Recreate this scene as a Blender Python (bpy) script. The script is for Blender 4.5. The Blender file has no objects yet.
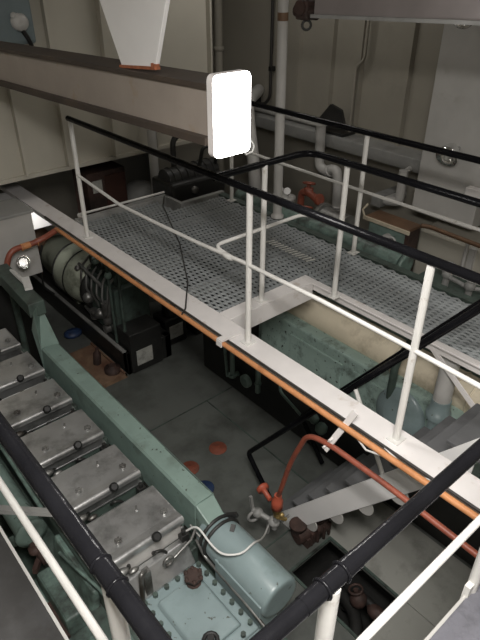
import bpy, bmesh, math, random
from mathutils import Vector, Matrix
random.seed(7)
SC = bpy.context.scene
COL = SC.collection
PI = math.pi

# ------------------------------------------------------------------ materials
def mat(name, col, rough=.5, metal=0., var=.12, scale=6., dirt=None, dirt_amt=.35, dirt_scale=3.5, bump=.0, bump_scale=40., spec=.5, chips=None, chip_amt=.06):
    m = bpy.data.materials.new(name); m.use_nodes = True
    nt = m.node_tree; N = nt.nodes; L = nt.links
    b = N['Principled BSDF']
    b.inputs['Roughness'].default_value = rough; b.inputs['Metallic'].default_value = metal
    b.inputs['Specular IOR Level'].default_value = spec
    tc = N.new('ShaderNodeTexCoord')
    n1 = N.new('ShaderNodeTexNoise'); n1.inputs['Scale'].default_value = scale; n1.inputs['Detail'].default_value = 6
    L.new(tc.outputs['Object'], n1.inputs['Vector'])
    r1 = N.new('ShaderNodeMapRange'); r1.inputs[1].default_value = .3; r1.inputs[2].default_value = .7
    r1.inputs[3].default_value = 1-var; r1.inputs[4].default_value = 1+var
    L.new(n1.outputs['Fac'], r1.inputs[0])
    mx = N.new('ShaderNodeMix'); mx.data_type = 'RGBA'; mx.blend_type = 'MULTIPLY'; mx.inputs[0].default_value = 1
    mx.inputs[6].default_value = (*col, 1); L.new(r1.outputs[0], mx.inputs[7])
    out = mx.outputs[2]
    if dirt:
        n2 = N.new('ShaderNodeTexNoise'); n2.inputs['Scale'].default_value = dirt_scale; n2.inputs['Detail'].default_value = 9; n2.inputs['Roughness'].default_value = .65
        L.new(tc.outputs['Object'], n2.inputs['Vector'])
        r2 = N.new('ShaderNodeMapRange'); r2.inputs[1].default_value = .62-dirt_amt*.4; r2.inputs[2].default_value = .80-dirt_amt*.3
        L.new(n2.outputs['Fac'], r2.inputs[0])
        m2 = N.new('ShaderNodeMix'); m2.data_type = 'RGBA'; m2.inputs[7].default_value = (*dirt, 1)
        L.new(r2.outputs[0], m2.inputs[0]); L.new(out, m2.inputs[6]); out = m2.outputs[2]
    if chips:
        n3 = N.new('ShaderNodeTexNoise'); n3.inputs['Scale'].default_value = 26; n3.inputs['Detail'].default_value = 3
        L.new(tc.outputs['Object'], n3.inputs['Vector'])
        r3 = N.new('ShaderNodeMapRange'); r3.inputs[1].default_value = .70-chip_amt; r3.inputs[2].default_value = .73-chip_amt
        L.new(n3.outputs['Fac'], r3.inputs[0])
        m3 = N.new('ShaderNodeMix'); m3.data_type = 'RGBA'; m3.inputs[7].default_value = (*chips, 1)
        L.new(r3.outputs[0], m3.inputs[0]); L.new(out, m3.inputs[6]); out = m3.outputs[2]
    L.new(out, b.inputs['Base Color'])
    if bump:
        n4 = N.new('ShaderNodeTexNoise'); n4.inputs['Scale'].default_value = bump_scale; n4.inputs['Detail'].default_value = 4
        L.new(tc.outputs['Object'], n4.inputs['Vector'])
        bp = N.new('ShaderNodeBump'); bp.inputs['Strength'].default_value = bump; bp.inputs['Distance'].default_value = .01
        L.new(n4.outputs['Fac'], bp.inputs['Height']); L.new(bp.outputs[0], b.inputs['Normal'])
    return m

def emit(name, col, s):
    m = bpy.data.materials.new(name); m.use_nodes = True
    b = m.node_tree.nodes['Principled BSDF']
    b.inputs['Base Color'].default_value = (*col, 1); b.inputs['Emission Color'].default_value = (*col, 1)
    b.inputs['Emission Strength'].default_value = s
    return m

M = {}
M['white'] = mat('white_paint', (.74,.71,.695), .42, var=.05, dirt=(.46,.38,.30), dirt_amt=.04, dirt_scale=7, bump=.06)
M['rail_white'] = mat('rail_white_paint', (.70,.69,.66), .38, var=.05, dirt=(.30,.24,.18), dirt_amt=.02, dirt_scale=14, bump=.10)
M['black'] = mat('black_gloss_paint', (.006,.006,.007), .22, var=.2, bump=.25, bump_scale=30, spec=.09)
M['green'] = mat('machine_green', (.195,.27,.24), .42, var=.10, dirt=(.11,.14,.12), dirt_amt=.25, dirt_scale=4, bump=.08, chips=(.05,.06,.05), chip_amt=.015)
M['green_stained'] = mat('stained_light_green', (.30,.40,.36), .42, var=.08, dirt=(.05,.065,.055), dirt_amt=.30, dirt_scale=6, bump=.08, chips=(.03,.035,.03), chip_amt=.04)
M['green_dirty'] = mat('oily_green', (.13,.19,.165), .45, var=.2, dirt=(.035,.04,.035), dirt_amt=.5, dirt_scale=7, bump=.15)
M['green_blue'] = mat('pale_blue_green', (.21,.27,.275), .34, var=.07, dirt=(.15,.20,.195), dirt_amt=.22, dirt_scale=4, bump=.06, chips=(.08,.09,.08), chip_amt=.012)
M['light_green'] = mat('grey_green_casing', (.42,.45,.36), .42, var=.08, dirt=(.15,.16,.12), dirt_amt=.3, dirt_scale=5, bump=.06)
M['green_dark'] = mat('dark_machine_green', (.07,.10,.085), .5, var=.2, dirt=(.02,.02,.018), dirt_amt=.45, dirt_scale=6, bump=.15)
M['silver'] = mat('worn_aluminium', (.56,.565,.565), .30, .8, var=.14, scale=7, dirt=(.20,.20,.196), dirt_amt=.32, dirt_scale=4, bump=.12, bump_scale=40)
M['steel'] = mat('dull_steel', (.27,.27,.26), .42, .7, var=.2, dirt=(.06,.05,.04), dirt_amt=.4, bump=.15)
M['oily'] = mat('oily_black', (.017,.017,.016), .5, var=.3, bump=.2)
M['rubber'] = mat('black_knob_plastic', (.012,.012,.012), .4)
M['deck'] = mat('deck_grey_paint', (.115,.123,.113), .5, var=.10, scale=1.6, dirt=(.055,.058,.052), dirt_amt=.38, dirt_scale=1.7, bump=.05)
M['plate'] = mat('floor_plate_paint', (.29,.29,.265), .5, var=.07, scale=2, dirt=(.10,.10,.09), dirt_amt=.22, dirt_scale=2, bump=.05)
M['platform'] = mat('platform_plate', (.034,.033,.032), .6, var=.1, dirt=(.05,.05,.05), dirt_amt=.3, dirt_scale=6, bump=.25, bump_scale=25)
M['tread'] = mat('dark_tread_paint', (.105,.107,.11), .55, var=.1, bump=.2)
M['grating'] = mat('grating_steel', (.33,.35,.355), .4, .3, var=.12, dirt=(.20,.22,.22), dirt_amt=.2, dirt_scale=3)
M['glint'] = mat('painted_glint_metal', (.82,.82,.78), .3, .5, var=.1)  # bright tone standing in for light reflected off grating strands
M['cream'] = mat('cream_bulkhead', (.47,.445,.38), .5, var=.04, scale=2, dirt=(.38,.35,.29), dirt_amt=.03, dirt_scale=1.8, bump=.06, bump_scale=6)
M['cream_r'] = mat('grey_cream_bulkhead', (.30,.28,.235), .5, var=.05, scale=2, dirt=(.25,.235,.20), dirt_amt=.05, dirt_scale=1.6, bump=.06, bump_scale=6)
M['light_grey'] = mat('light_grey_paint', (.47,.46,.44), .45, var=.05, dirt=(.38,.36,.33), dirt_amt=.03, dirt_scale=4, bump=.05)
M['mid_grey'] = mat('mid_grey_paint', (.27,.27,.26), .5, var=.08, dirt=(.15,.15,.14), dirt_amt=.25)
M['beam'] = mat('dirty_beam_paint', (.30,.26,.225), .48, var=.06, dirt=(.27,.20,.13), dirt_amt=.10, dirt_scale=5, bump=.06)
M['beam_brown'] = mat('brown_flange', (.05,.038,.03), .65, var=.15, dirt=(.07,.05,.035), dirt_amt=.35)
M['rust'] = mat('orange_rust', (.30,.10,.045), .75, var=.3, scale=30, bump=.3)
M['rust_dark'] = mat('dark_rust', (.055,.03,.024), .7, var=.3, scale=20, dirt=(.02,.015,.012), dirt_amt=.4, bump=.3)
M['orange'] = mat('orange_copper_paint', (.56,.25,.105), .42, var=.08, dirt=(.35,.13,.05), dirt_amt=.22, dirt_scale=7, bump=.05)
M['redpipe'] = mat('red_oxide_paint', (.27,.075,.045), .42, var=.12, dirt=(.16,.05,.035), dirt_amt=.3, dirt_scale=8, bump=.08)
M['redvalve'] = mat('red_valve_paint', (.42,.09,.05), .45, var=.15, dirt=(.13,.05,.03), dirt_amt=.3, dirt_scale=12)
M['reddisc'] = mat('red_cap_paint', (.21,.06,.035), .55, var=.15, dirt=(.12,.05,.035), dirt_amt=.3, dirt_scale=20)
M['blue'] = mat('blue_cap_paint', (.022,.045,.11), .5, var=.15, dirt=(.03,.03,.05), dirt_amt=.3, dirt_scale=20)
M['bright_white'] = mat('clean_white_enamel', (.82,.81,.80), .4, var=.02)
M['brass'] = mat('brass_fitting', (.35,.25,.10), .4, .6, var=.2)
M['lag'] = mat('cream_lagging_cloth', (.62,.55,.42), .7, var=.07, dirt=(.25,.21,.15), dirt_amt=.28, dirt_scale=3, bump=.2, bump_scale=20)
M['brown'] = mat('brown_board', (.16,.09,.05), .55, var=.15, dirt=(.06,.035,.02), dirt_amt=.3)
M['chrome'] = mat('polished_reflector', (.75,.75,.74), .16, .95, var=.03)
M['label'] = mat('printed_label', (.40,.40,.37), .6, var=.12, scale=18, dirt=(.22,.22,.20), dirt_amt=.3, dirt_scale=20)
M['cable'] = mat('grey_cable', (.62,.62,.60), .5, var=.05)
M['hose'] = mat('dark_cable', (.03,.028,.026), .5)
M['bluegrey'] = mat('blue_grey_box', (.16,.20,.21), .5, var=.08)
M['locker_red'] = mat('dull_locker_red', (.05,.02,.014), .6, var=.15)
M['stain'] = mat('rusty_tray', (.22,.14,.09), .7, var=.25, scale=12, dirt=(.12,.05,.03), dirt_amt=.45)
M['lamp'] = emit('lit_diffuser', (1,.97,.93), 14)
M['tube'] = emit('lit_tube', (1,.95,.88), 6)
M['bulb'] = emit('lit_bulb', (1,.95,.85), 14)

# checker plate: raised pattern on the upper platforms
def checker():
    m = mat('checker_plate', (.15,.15,.172), .5, var=.08, dirt=(.08,.08,.09), dirt_amt=.3, dirt_scale=9)
    nt = m.node_tree; N = nt.nodes; L = nt.links; b = N['Principled BSDF']
    tc = N.new('ShaderNodeTexCoord'); mp = N.new('ShaderNodeMapping'); mp.inputs['Rotation'].default_value = (0,0,.785)
    L.new(tc.outputs['Object'], mp.inputs['Vector'])
    v = N.new('ShaderNodeTexChecker'); v.inputs['Scale'].default_value = 34; L.new(mp.outputs[0], v.inputs['Vector'])
    n = N.new('ShaderNodeTexNoise'); n.inputs['Scale'].default_value = 30; L.new(tc.outputs['Object'], n.inputs['Vector'])
    a = N.new('ShaderNodeMath'); a.operation = 'MULTIPLY'; L.new(v.outputs['Fac'], a.inputs[0]); L.new(n.outputs['Fac'], a.inputs[1])
    bp = N.new('ShaderNodeBump'); bp.inputs['Strength'].default_value = .9; bp.inputs['Distance'].default_value = .008
    L.new(a.outputs[0], bp.inputs['Height']); L.new(bp.outputs[0], b.inputs['Normal'])
    return m
M['checker'] = checker()

# ------------------------------------------------------------------ mesh builder
class MB:
    def __init__(s): s.v = []; s.f = []; s.sm = []; s.mi = []; s.cur = 0; s.pid = []; s.depth = 0; s.np = 0
    def add(s, vs, fs, smooth=False):
        o = len(s.v); s.v += [tuple(v) for v in vs]
        for f in fs: s.f.append([i+o for i in f]); s.sm.append(smooth); s.mi.append(s.cur); s.pid.append(s.np)
        return s
    def box(s, x0, x1, y0, y1, z0, z1):
        vs = [(x,y,z) for z in (z0,z1) for y in (y0,y1) for x in (x0,x1)]
        return s.add(vs, [(0,2,3,1),(4,5,7,6),(0,1,5,4),(2,6,7,3),(0,4,6,2),(1,3,7,5)])
    def bar(s, p, q, w, h, up=(0,0,1)):
        p = Vector(p); q = Vector(q); d = (q-p).normalized(); up = Vector(up)
        a = d.cross(up)
        if a.length < 1e-4: a = d.cross(Vector((1,0,0)))
        a.normalize(); b = a.cross(d).normalized()
        vs = []
        for e in (p, q):
            for (i, j) in ((-1,-1),(1,-1),(1,1),(-1,1)): vs.append(e + a*(i*w/2) + b*(j*h/2))
        return s.add(vs, [(3,2,1,0),(4,5,6,7),(0,1,5,4),(1,2,6,5),(2,3,7,6),(3,0,4,7)])
    def tube(s, pts, r, n=10, bend=0., caps=True):
        pts = [Vector(p) for p in pts]
        if bend > 0 and len(pts) > 2:
            new = [pts[0]]
            for i in range(1, len(pts)-1):
                a, b, c = pts[i-1], pts[i], pts[i+1]
                u = (a-b); w = (c-b)
                t = min(bend, u.length*.48, w.length*.48)
                p0 = b+u.normalized()*t; p2 = b+w.normalized()*t
                K = 7
                for k in range(K+1):
                    q = k/K; new.append(p0*(1-q)**2 + b*2*q*(1-q) + p2*q*q)
            new.append(pts[-1]); pts = new
        rings = []; d0 = (pts[1]-pts[0]).normalized()
        nrm = d0.orthogonal().normalized()
        rr = r if isinstance(r, (list, tuple)) else [r]*len(pts)
        o = []
        for i, p in enumerate(pts):
            if i == 0: d = d0
            elif i == len(pts)-1: d = (pts[i]-pts[i-1]).normalized()
            else: d = ((pts[i]-pts[i-1]).normalized()+(pts[i+1]-pts[i]).normalized()).normalized()
            nrm = (nrm - d*nrm.dot(d)).normalized(); bi = d.cross(nrm)
            for k in range(n):
                a = 2*PI*k/n; o.append(p + (nrm*math.cos(a)+bi*math.sin(a))*rr[i])
        m = len(pts)
        fs = [(i*n+k, i*n+(k+1)%n, (i+1)*n+(k+1)%n, (i+1)*n+k) for i in range(m-1) for k in range(n)]
        s.add(o, fs, True)
        if caps:
            s.add(o[:n], [tuple(reversed(range(n)))]); s.add(o[-n:], [tuple(range(n))])
        return s
    def cyl(s, p, q, r0, r1=None, n=20): 
        r1 = r0 if r1 is None else r1
        return s.tube([p, q], [r0, r1], n)
    def lathe(s, o, axis, prof, n=24):
        # prof: list of (distance along axis, radius)
        o = Vector(o); ax = Vector(axis).normalized(); u = ax.orthogonal().normalized(); w = ax.cross(u)
        vs = []
        for (t, r) in prof:
            for k in range(n):
                a = 2*PI*k/n; vs.append(o+ax*t+(u*math.cos(a)+w*math.sin(a))*max(r, 1e-4))
        m = len(prof)
        fs = [(i*n+k, i*n+(k+1)%n, (i+1)*n+(k+1)%n, (i+1)*n+k) for i in range(m-1) for k in range(n)]
        s.add(vs, fs, True)
        s.add(vs[:n], [tuple(reversed(range(n)))]); s.add(vs[-n:], [tuple(range(n))])
        return s
    def prism(s, poly, axis, a, b):
        # poly: 2-D points in the plane normal to axis ('x': (y,z), 'y': (x,z), 'z': (x,y))
        f = {'x': lambda p,t: (t,p[0],p[1]), 'y': lambda p,t: (p[0],t,p[1]), 'z': lambda p,t: (p[0],p[1],t)}[axis]
        n = len(poly); vs = [f(p,a) for p in poly]+[f(p,b) for p in poly]
        fs = [tuple(reversed(range(n))), tuple(range(n,2*n))]+[(i,(i+1)%n,n+(i+1)%n,n+i) for i in range(n)]
        return s.add(vs, fs)
    def ball(s, c, r, n=14, sq=(1,1,1)):
        c = Vector(c); vs = []; m = n//2
        for i in range(m+1):
            t = PI*i/m
            for k in range(n):
                a = 2*PI*k/n; vs.append((c.x+r*sq[0]*math.sin(t)*math.cos(a), c.y+r*sq[1]*math.sin(t)*math.sin(a), c.z+r*sq[2]*math.cos(t)))
        fs = [(i*n+k, i*n+(k+1)%n, (i+1)*n+(k+1)%n, (i+1)*n+k) for i in range(m) for k in range(n)]
        return s.add(vs, fs, True)
    def torus(s, c, axis, R, r, n=24, m=8):
        c = Vector(c); ax = Vector(axis).normalized(); u = ax.orthogonal().normalized(); w = ax.cross(u)
        pts = [c+(u*math.cos(2*PI*k/n)+w*math.sin(2*PI*k/n))*R for k in range(n)]
        vs = []
        for k in range(n):
            e = (pts[k]-c).normalized()
            for j in range(m):
                a = 2*PI*j/m; vs.append(pts[k]+(e*math.cos(a)+ax*math.sin(a))*r)
        fs = [(k*m+j, k*m+(j+1)%m, ((k+1)%n)*m+(j+1)%m, ((k+1)%n)*m+j) for k in range(n) for j in range(m)]
        return s.add(vs, fs, True)
    def build(s, name, m, parent=None, bevel=0., seg=2):
        o0 = Vector(ORG.get(parent.name, (0,0,0))) if parent else Vector((0,0,0))
        me = bpy.data.meshes.new(name)
        me.from_pydata([Vector(v)-o0 for v in s.v], [], s.f)
        ms = m if isinstance(m, (list, tuple)) else [m]
        for x in ms: me.materials.append(M[x] if isinstance(x, str) else x)
        me.polygons.foreach_set('use_smooth', s.sm); me.polygons.foreach_set('material_index', s.mi)
        me.update()
        bm = bmesh.new(); bm.from_mesh(me)
        bmesh.ops.recalc_face_normals(bm, faces=bm.faces) ; bm.to_mesh(me); bm.free()
        ob = bpy.data.objects.new(name, me); COL.objects.link(ob)
        if parent: ob.parent = parent; ORG[ob.name] = tuple(o0)
        else: ORG[ob.name] = (0,0,0)
        if bevel:
            b = ob.modifiers.new('bevel', 'BEVEL'); b.width = bevel; b.segments = seg; b.limit_method = 'ANGLE'; b.angle_limit = math.radians(50)
        return ob
def _track(fn):
    def g(s, *a, **k):
        if s.depth == 0: s.np += 1
        s.depth += 1; r = fn(s, *a, **k); s.depth -= 1
        return r
    return g
for _n in ('box','bar','tube','cyl','lathe','prism','ball','torus'): setattr(MB, _n, _track(getattr(MB, _n)))
def split(mb, name, m, parent, bevel=0., label=None):
    # every separate piece of the builder becomes an object of its own
    out = []
    for q in sorted(set(mb.pid)):
        n = MB(); used = {}
        for f, sm, p in zip(mb.f, mb.sm, mb.pid):
            if p != q: continue
            g = []
            for i in f:
                if i not in used: used[i] = len(n.v); n.v.append(mb.v[i])
                g.append(used[i])
            n.f.append(g); n.sm.append(sm); n.mi.append(0); n.pid.append(0)
        o = n.build(name, m, parent, bevel)
        if label: o['label'] = label
        out.append(o)
    return out
ORG = {}
def tag(o, label=None, cat=None, group=None, kind=None):
    if label: o['label'] = label
    if cat: o['category'] = cat
    if group: o['group'] = group
    if kind: o['kind'] = kind
    return o
def thing(name, loc, label, cat, group=None):
    o = bpy.data.objects.new(name, None); COL.objects.link(o); o.location = loc; o.empty_display_size = .1
    ORG[o.name] = tuple(loc)
    return tag(o, label, cat, group)
def struct(ob): ob['kind'] = 'structure'; return ob

# ------------------------------------------------------------------ the setting
PX0, PX1, PY0, PY1 = 2.02, 2.46, 1.09, 1.74       # bilge opening in the floor
b = MB()
for (x0,x1,y0,y1) in ((-2.6,PX0,-2.2,9.2),(PX1,6.8,-2.2,9.2),(PX0,PX1,-2.2,PY0),(PX0,PX1,PY1,9.2)): b.box(x0,x1,y0,y1,-.02,0)
# the bilge below the opening
b.cur = 1
b.box(PX0-.3,PX1+.3,PY0-.3,PY1+.3,-.62,-.6)
for (x0,x1,y0,y1) in ((PX0-.32,PX0-.3,PY0-.3,PY1+.3),(PX1+.3,PX1+.32,PY0-.3,PY1+.3),(PX0-.3,PX1+.3,PY0-.32,PY0-.3),(PX0-.3,PX1+.3,PY1+.3,PY1+.32)): b.box(x0,x1,y0,y1,-.6,-.02)
floor = struct(b.build('floor', ['deck','oily']))
# raised edge bars and joint strips of the floor plates
b = MB()
for y in (3.72,2.02): b.box(1.45,3.1,y-.006,y+.006,0,.004)
for x in (2.75,): b.box(x-.006,x+.006,2.02,3.72,0,.004)
b.box(PX0-.02,PX0,PY0,PY1,0,.012); b.box(PX1,PX1+.02,PY0,PY1,0,.012); b.box(PX0-.02,PX1+.02,PY1,PY1+.02,0,.012); b.box(PX0-.02,PX1+.02,PY0-.02,PY0,0,.012)
struct(b.build('trim_1', 'green_dark'))

WY = 5.6
b = MB()
b.box(-2.6,4.36,WY,WY+.05,2.09,5.0)
b.box(-2.6,4.36,WY-.03,WY+.08,2.06,2.10)                       # flanged lower edge
for x in (1.0,1.52,2.02,2.47,3.02,3.55,4.34): b.prism([(x-.012,WY),(x+.012,WY),(x+.012,WY-.07),(x-.012,WY-.07)],'z',2.1,5.0)
wall_back = struct(b.build('wall_back','cream'))
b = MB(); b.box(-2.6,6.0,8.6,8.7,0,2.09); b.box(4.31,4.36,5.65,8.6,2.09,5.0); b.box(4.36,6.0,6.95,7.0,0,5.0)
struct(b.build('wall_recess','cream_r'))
b = MB(); b.box(-2.6,4.36,5.65,8.6,2.2,2.25)
struct(b.build('ceiling_recess','mid_grey'))
WX = 5.5
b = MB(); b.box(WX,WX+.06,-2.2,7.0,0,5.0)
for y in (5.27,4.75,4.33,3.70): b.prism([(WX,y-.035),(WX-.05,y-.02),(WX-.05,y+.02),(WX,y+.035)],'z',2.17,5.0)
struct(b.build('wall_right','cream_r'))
b = MB(); b.box(WX-.30,WX,-2.2,6.9,2.03,2.17)
struct(b.build('trim_2','mid_grey',bevel=.01))
b = MB(); b.box(-2.66,-2.6,-2.2,8.7,0,5.0); struct(b.build('wall_left','cream'))
b = MB(); b.box(-2.6,6.0,-2.26,-2.2,0,5.0); struct(b.build('wall_front','cream'))
b = MB(); b.box(-2.66,6.8,-2.26,8.7,5.0,5.06)
for y in (-1,.6,2.2,3.8,5.2): b.box(-2.6,5.5,y-.04,y+.04,4.8,5.0)
struct(b.build('ceiling','cream'))

# ------------------------------------------------------------------ expanded-metal deck panels
def expanded(mb, x0, x1, y0, y1, z, lwd=.115, swd=.040, w=.0112, t=.004):
    nr = int((x1-x0)/(swd/2)); ny = int((y1-y0)/(lwd/2))
    for i in range(nr):
        xa = x0+i*swd/2
        pts = []
        for j in range(ny+1):
            up = (j % 2 == 0) == (i % 2 == 0)
            pts.append((xa+(swd/2 if up else 0), y0+j*lwd/2, z+(.006 if up else -.004)))
        vs = []; fs = []
        for p in pts: vs += [(p[0]-w/2,p[1],p[2]-.0045),(p[0]+w/2,p[1],p[2]+.0045),(p[0]+w/2,p[1],p[2]+.0045-t),(p[0]-w/2,p[1],p[2]-.0045-t)]
        for j in range(ny):
            a = j*4; c = a+4
            for k in range(4): fs.append((a+k, a+(k+1)%4, c+(k+1)%4, c+k))
        mb.add(vs, fs)

# ------------------------------------------------------------------ walkway
ZW = 1.83
wk = thing('walkway', (2.6,2.6,0), 'raised steel walkway of dark expanded-metal grating in a white frame around the stair opening', 'walkway')
b = MB(); b.box(1.955,2.12,.42,6.75,ZW-.012,ZW); b.box(2.02,2.032,.42,6.75,ZW-.12,ZW-.012)
tag(b.build('front_beam','white',wk,bevel=.003),'long white channel along the front edge')
b = MB(); b.box(2.12,2.95,2.56,2.68,ZW-.012,ZW+.001); b.box(2.12,2.95,2.56,2.572,ZW-.15,ZW-.012); tag(b.build('cross_beam','white',wk,bevel=.003),'white bar at the head of the stair opening')
b = MB(); b.box(2.925,2.985,-.4,2.68,ZW-.012,ZW+.002); b.box(2.95,2.962,-.4,2.56,ZW-.07,ZW-.012); b.build('inner_beam','white',wk,bevel=.003)
b = MB(); b.box(3.585,3.66,-.4,4.55,ZW-.12,ZW+.006); b.build('rear_beam','green_dark',wk,bevel=.003)
b = MB(); b.box(2.12,3.14,4.77,4.84,ZW-.12,ZW+.02); b.box(3.10,3.14,4.5,4.8,ZW-.12,ZW+.02); b.box(3.14,3.66,4.5,4.55,ZW-.12,ZW+.02); b.build('end_beam','mid_grey',wk,bevel=.003)
b = MB(); expanded(b, 2.12,2.99,2.68,4.77,ZW-.006); expanded(b,2.99,3.58,2.68,4.5,ZW-.006)
b.build('grating','grating',wk)
b = MB(); expanded(b, 2.985,3.58,-.368,2.68,ZW-.006); b.build('grating','grating',wk)
b = MB()
for y in (3.1,3.65,4.2): b.box(2.0,3.62,y-.02,y+.02,ZW-.10,ZW-.02)
for y in (2.2,1.6,1.0,.4): b.box(2.99,3.62,y-.02,y+.02,ZW-.10,ZW-.02)
split(b,'bearer','mid_grey',wk)
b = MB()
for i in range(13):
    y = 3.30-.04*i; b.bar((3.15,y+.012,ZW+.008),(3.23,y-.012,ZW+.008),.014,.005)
tag(b.build('painted_glint','glint',wk),'row of grating strands painted bright as reflected light')['kind'] = 'stuff'  # pale strips paint the light reflected along this row of the grating
b = MB()
for (x,y) in ((3.63,.2),(3.63,4.40)): b.cyl((x,y,0),(x,y,ZW-.1),.025,n=12)
split(b,'support_post','mid_grey',wk)

def post(parent, x, y, z0, z1, r=.019, foot=True, m='rail_white'):
    b = MB(); b.cyl((x,y,z0),(x,y,z1),r,n=12)
    if foot: b.box(x-.04,x+.04,y-.035,y+.035,z0,z0+.008)
    return b.build('post', m, parent)

ZR = 2.83; ZM = 2.39; RB = .022; RM = .0125
fr = thing('walkway_railing', (2.03,2.3,ZW), 'long railing on the front edge of the walkway with thin sagging white mid rail', 'railing')
b = MB(); b.tube([(2.03,4.45,2.845),(2.03,3.0,2.85),(2.03,1.1,2.862),(2.03,.45,2.865)],RB,12); tag(b.build('top_rail','black',fr),'glossy black top rail')
b = MB(); b.tube([(2.03,4.43,2.39),(2.03,3.76,2.325),(2.03,3.22,2.34),(2.03,2.75,2.36),(2.03,2.33,2.39),(2.03,1.71,2.405),(2.03,1.12,2.40),(2.03,.46,2.385)],RM,10); b.build('mid_rail','rail_white',fr)
b = MB(); b.ball((2.03,2.47,2.375),.02,10,(1,3,1)); b.build('rail_joint','rail_white',fr)
for y in (4.43,2.28,1.12,.47): post(fr,2.035,y,ZW,ZR+.01)
b = MB(); b.tube([(2.05,4.44,ZW+.19),(2.06,4.60,ZW+.13),(2.12,4.74,ZW+.09),(3.1,4.79,ZW+.06)],.011,8); b.build('end_bar','rail_white',fr)

sr = thing('opening_railing', (2.87,2.3,ZW), 'railing that turns the corner around the stair opening, black top rail bent at the corner', 'railing')
b = MB(); b.tube([(2.05,2.62,2.83),(2.87,2.62,2.83),(2.87,1.2,2.83),(2.87,-.3,2.83)],RB,12,bend=.14); tag(b.build('top_rail','black',sr),'black top rail with rounded corner')
b = MB(); b.tube([(2.04,2.47,2.375),(2.04,2.62,2.39),(2.87,2.62,2.39),(2.87,1.1,2.39),(2.87,-.3,2.39)],RM,10,bend=.10); b.build('mid_rail','rail_white',sr)
post(sr,2.46,2.615,ZW,ZR-.005); post(sr,2.90,2.31,ZW,ZR-.005); post(sr,2.89,.35,ZW,ZR-.005); post(sr,2.89,-.28,ZW,ZR-.005)

rr = thing('rear_railing', (3.56,2.3,ZW), 'straight railing on the far side of the walkway, nearest to the right bulkhead', 'railing')
b = MB(); b.tube([(3.55,4.3,2.83),(3.55,2.4,2.83),(3.57,.9,2.83),(3.57,-.3,2.83)],RB,12); tag(b.build('top_rail','black',rr),'black top rail')
b = MB(); b.tube([(3.55,4.3,2.39),(3.54,2.4,2.39),(3.56,.9,2.39),(3.56,-.3,2.39)],RM,10); b.build('mid_rail','rail_white',rr)
for y in (4.28,2.69,1.0,-.28): post(rr,3.575,y,ZW,ZR-.005)

# ------------------------------------------------------------------ platform by the camera
pf = thing('platform', (.2,.2,0), 'L-shaped grey plate platform in the foreground corner, white edge strip along the drop', 'platform')
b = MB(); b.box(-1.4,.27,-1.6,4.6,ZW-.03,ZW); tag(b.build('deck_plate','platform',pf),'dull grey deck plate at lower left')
b = MB(); b.box(.27,2.12,-1.6,.42,ZW-.03,ZW); tag(b.build('deck_plate','checker',pf),'bluish raised-pattern deck plate at lower right')
b = MB(); b.box(.262,.274,.42,4.6,ZW-.10,ZW+.004); b.box(.274,1.955,.412,.424,ZW-.10,ZW+.004); b.build('edge_strip','light_grey',pf)
b = MB()
for (x,y) in ((.15,1.4),(.15,3.6),(1.2,.2),(1.9,.1)): b.cyl((x,y,0),(x,y,ZW-.03),.04,n=12)
split(b,'support_post','mid_grey',pf)
b = MB()
for y in (2.25,3.05): b.bar((.20,y,ZW-.12),(.62,y,ZW-.5),.05,.02)
split(b,'bracket','mid_grey',pf)

pr = thing('platform_railing', (.27,.42,ZW), 'foreground railing with two black rails meeting below the camera and thick white mid rails', 'railing')
b = MB(); b.tube([(.27,4.6,2.84),(.27,1.4,2.84),(.27,.41,2.84)],.0235,14); b.tube([(.262,.42,2.84),(1.0,.42,2.84),(1.945,.42,2.836)],.0198,14); b.ball((.27,.42,2.84),.0235,12); b.cyl((.53,.42,2.84),(.70,.42,2.84),.0215,n=14); tag(b.build('top_rail','black',pr),'glossy black top rail with drips')
b = MB(); b.tube([(.27,4.6,2.39),(.27,.42,2.39),(1.93,.42,2.39)],.0125,12,bend=.05); b.build('mid_rail','rail_white',pr)
for (x,y) in ((.27,.735),(.62,.42),(1.575,.42),(1.93,.42)):
    b = MB(); b.cyl((x,y,ZW),(x,y,2.82),.021,n=14); b.box(x-.05,x+.05,y-.012,y+.012,ZW-.05,ZW+.06); b.build('post','rail_white',pr)
b = MB()
for p in ((.27,.70,2.84),(.27,.77,2.84),(.59,.42,2.84),(.65,.42,2.84)): b.torus(p,(0,1,0) if p[0]<.3 else (1,0,0),.0235,.004,16,6)
split(b,'weld_ring','black',pr)

# ------------------------------------------------------------------ stair under the walkway opening
st = thing('steep_stair', (2.6,2.1,0), 'steep stair with white stringer and dark treads descending through the walkway opening', 'stair')
def zs(y): return .495+1.36*(1.85-y)
for x in (2.29,2.95):
    b = MB(); hw = .215
    b.prism([(2.195,0),(2.02,0),(.72+.09,zs(.81)-hw-.02),(.72+.09,zs(.81)),(.9,zs(.9))],'x',x-.006,x+.006) if False else b.prism([(2.21,.0),(2.01,.0),(.80,zs(.80)-.26),(.80,zs(.80))],'x',x-.006,x+.006)
    tag(b.build('stringer','bright_white',st,bevel=.002),'white flat-plate stringer')
for i in range(9):
    z = .13+.205*i; y = 1.85-(z-.47)/1.36-.02
    b = MB(); b.box(2.296,2.944,y-.13,y+.10,z-.025,z); b.build('tread','tread',st,bevel=.004)
for y in (1.84,1.62,1.40,1.18,.98):
    b = MB(); zc = (2.01-y)*1.374+.012
    b.prism([(y+.075*math.cos(2*PI*k/20), zc+.075*math.sin(2*PI*k/20)) for k in range(20)],'x',2.30,2.31); b.build('tread_bracket','light_grey',st)
def zr(y): return .44+1.36*(2.56-y)
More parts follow.
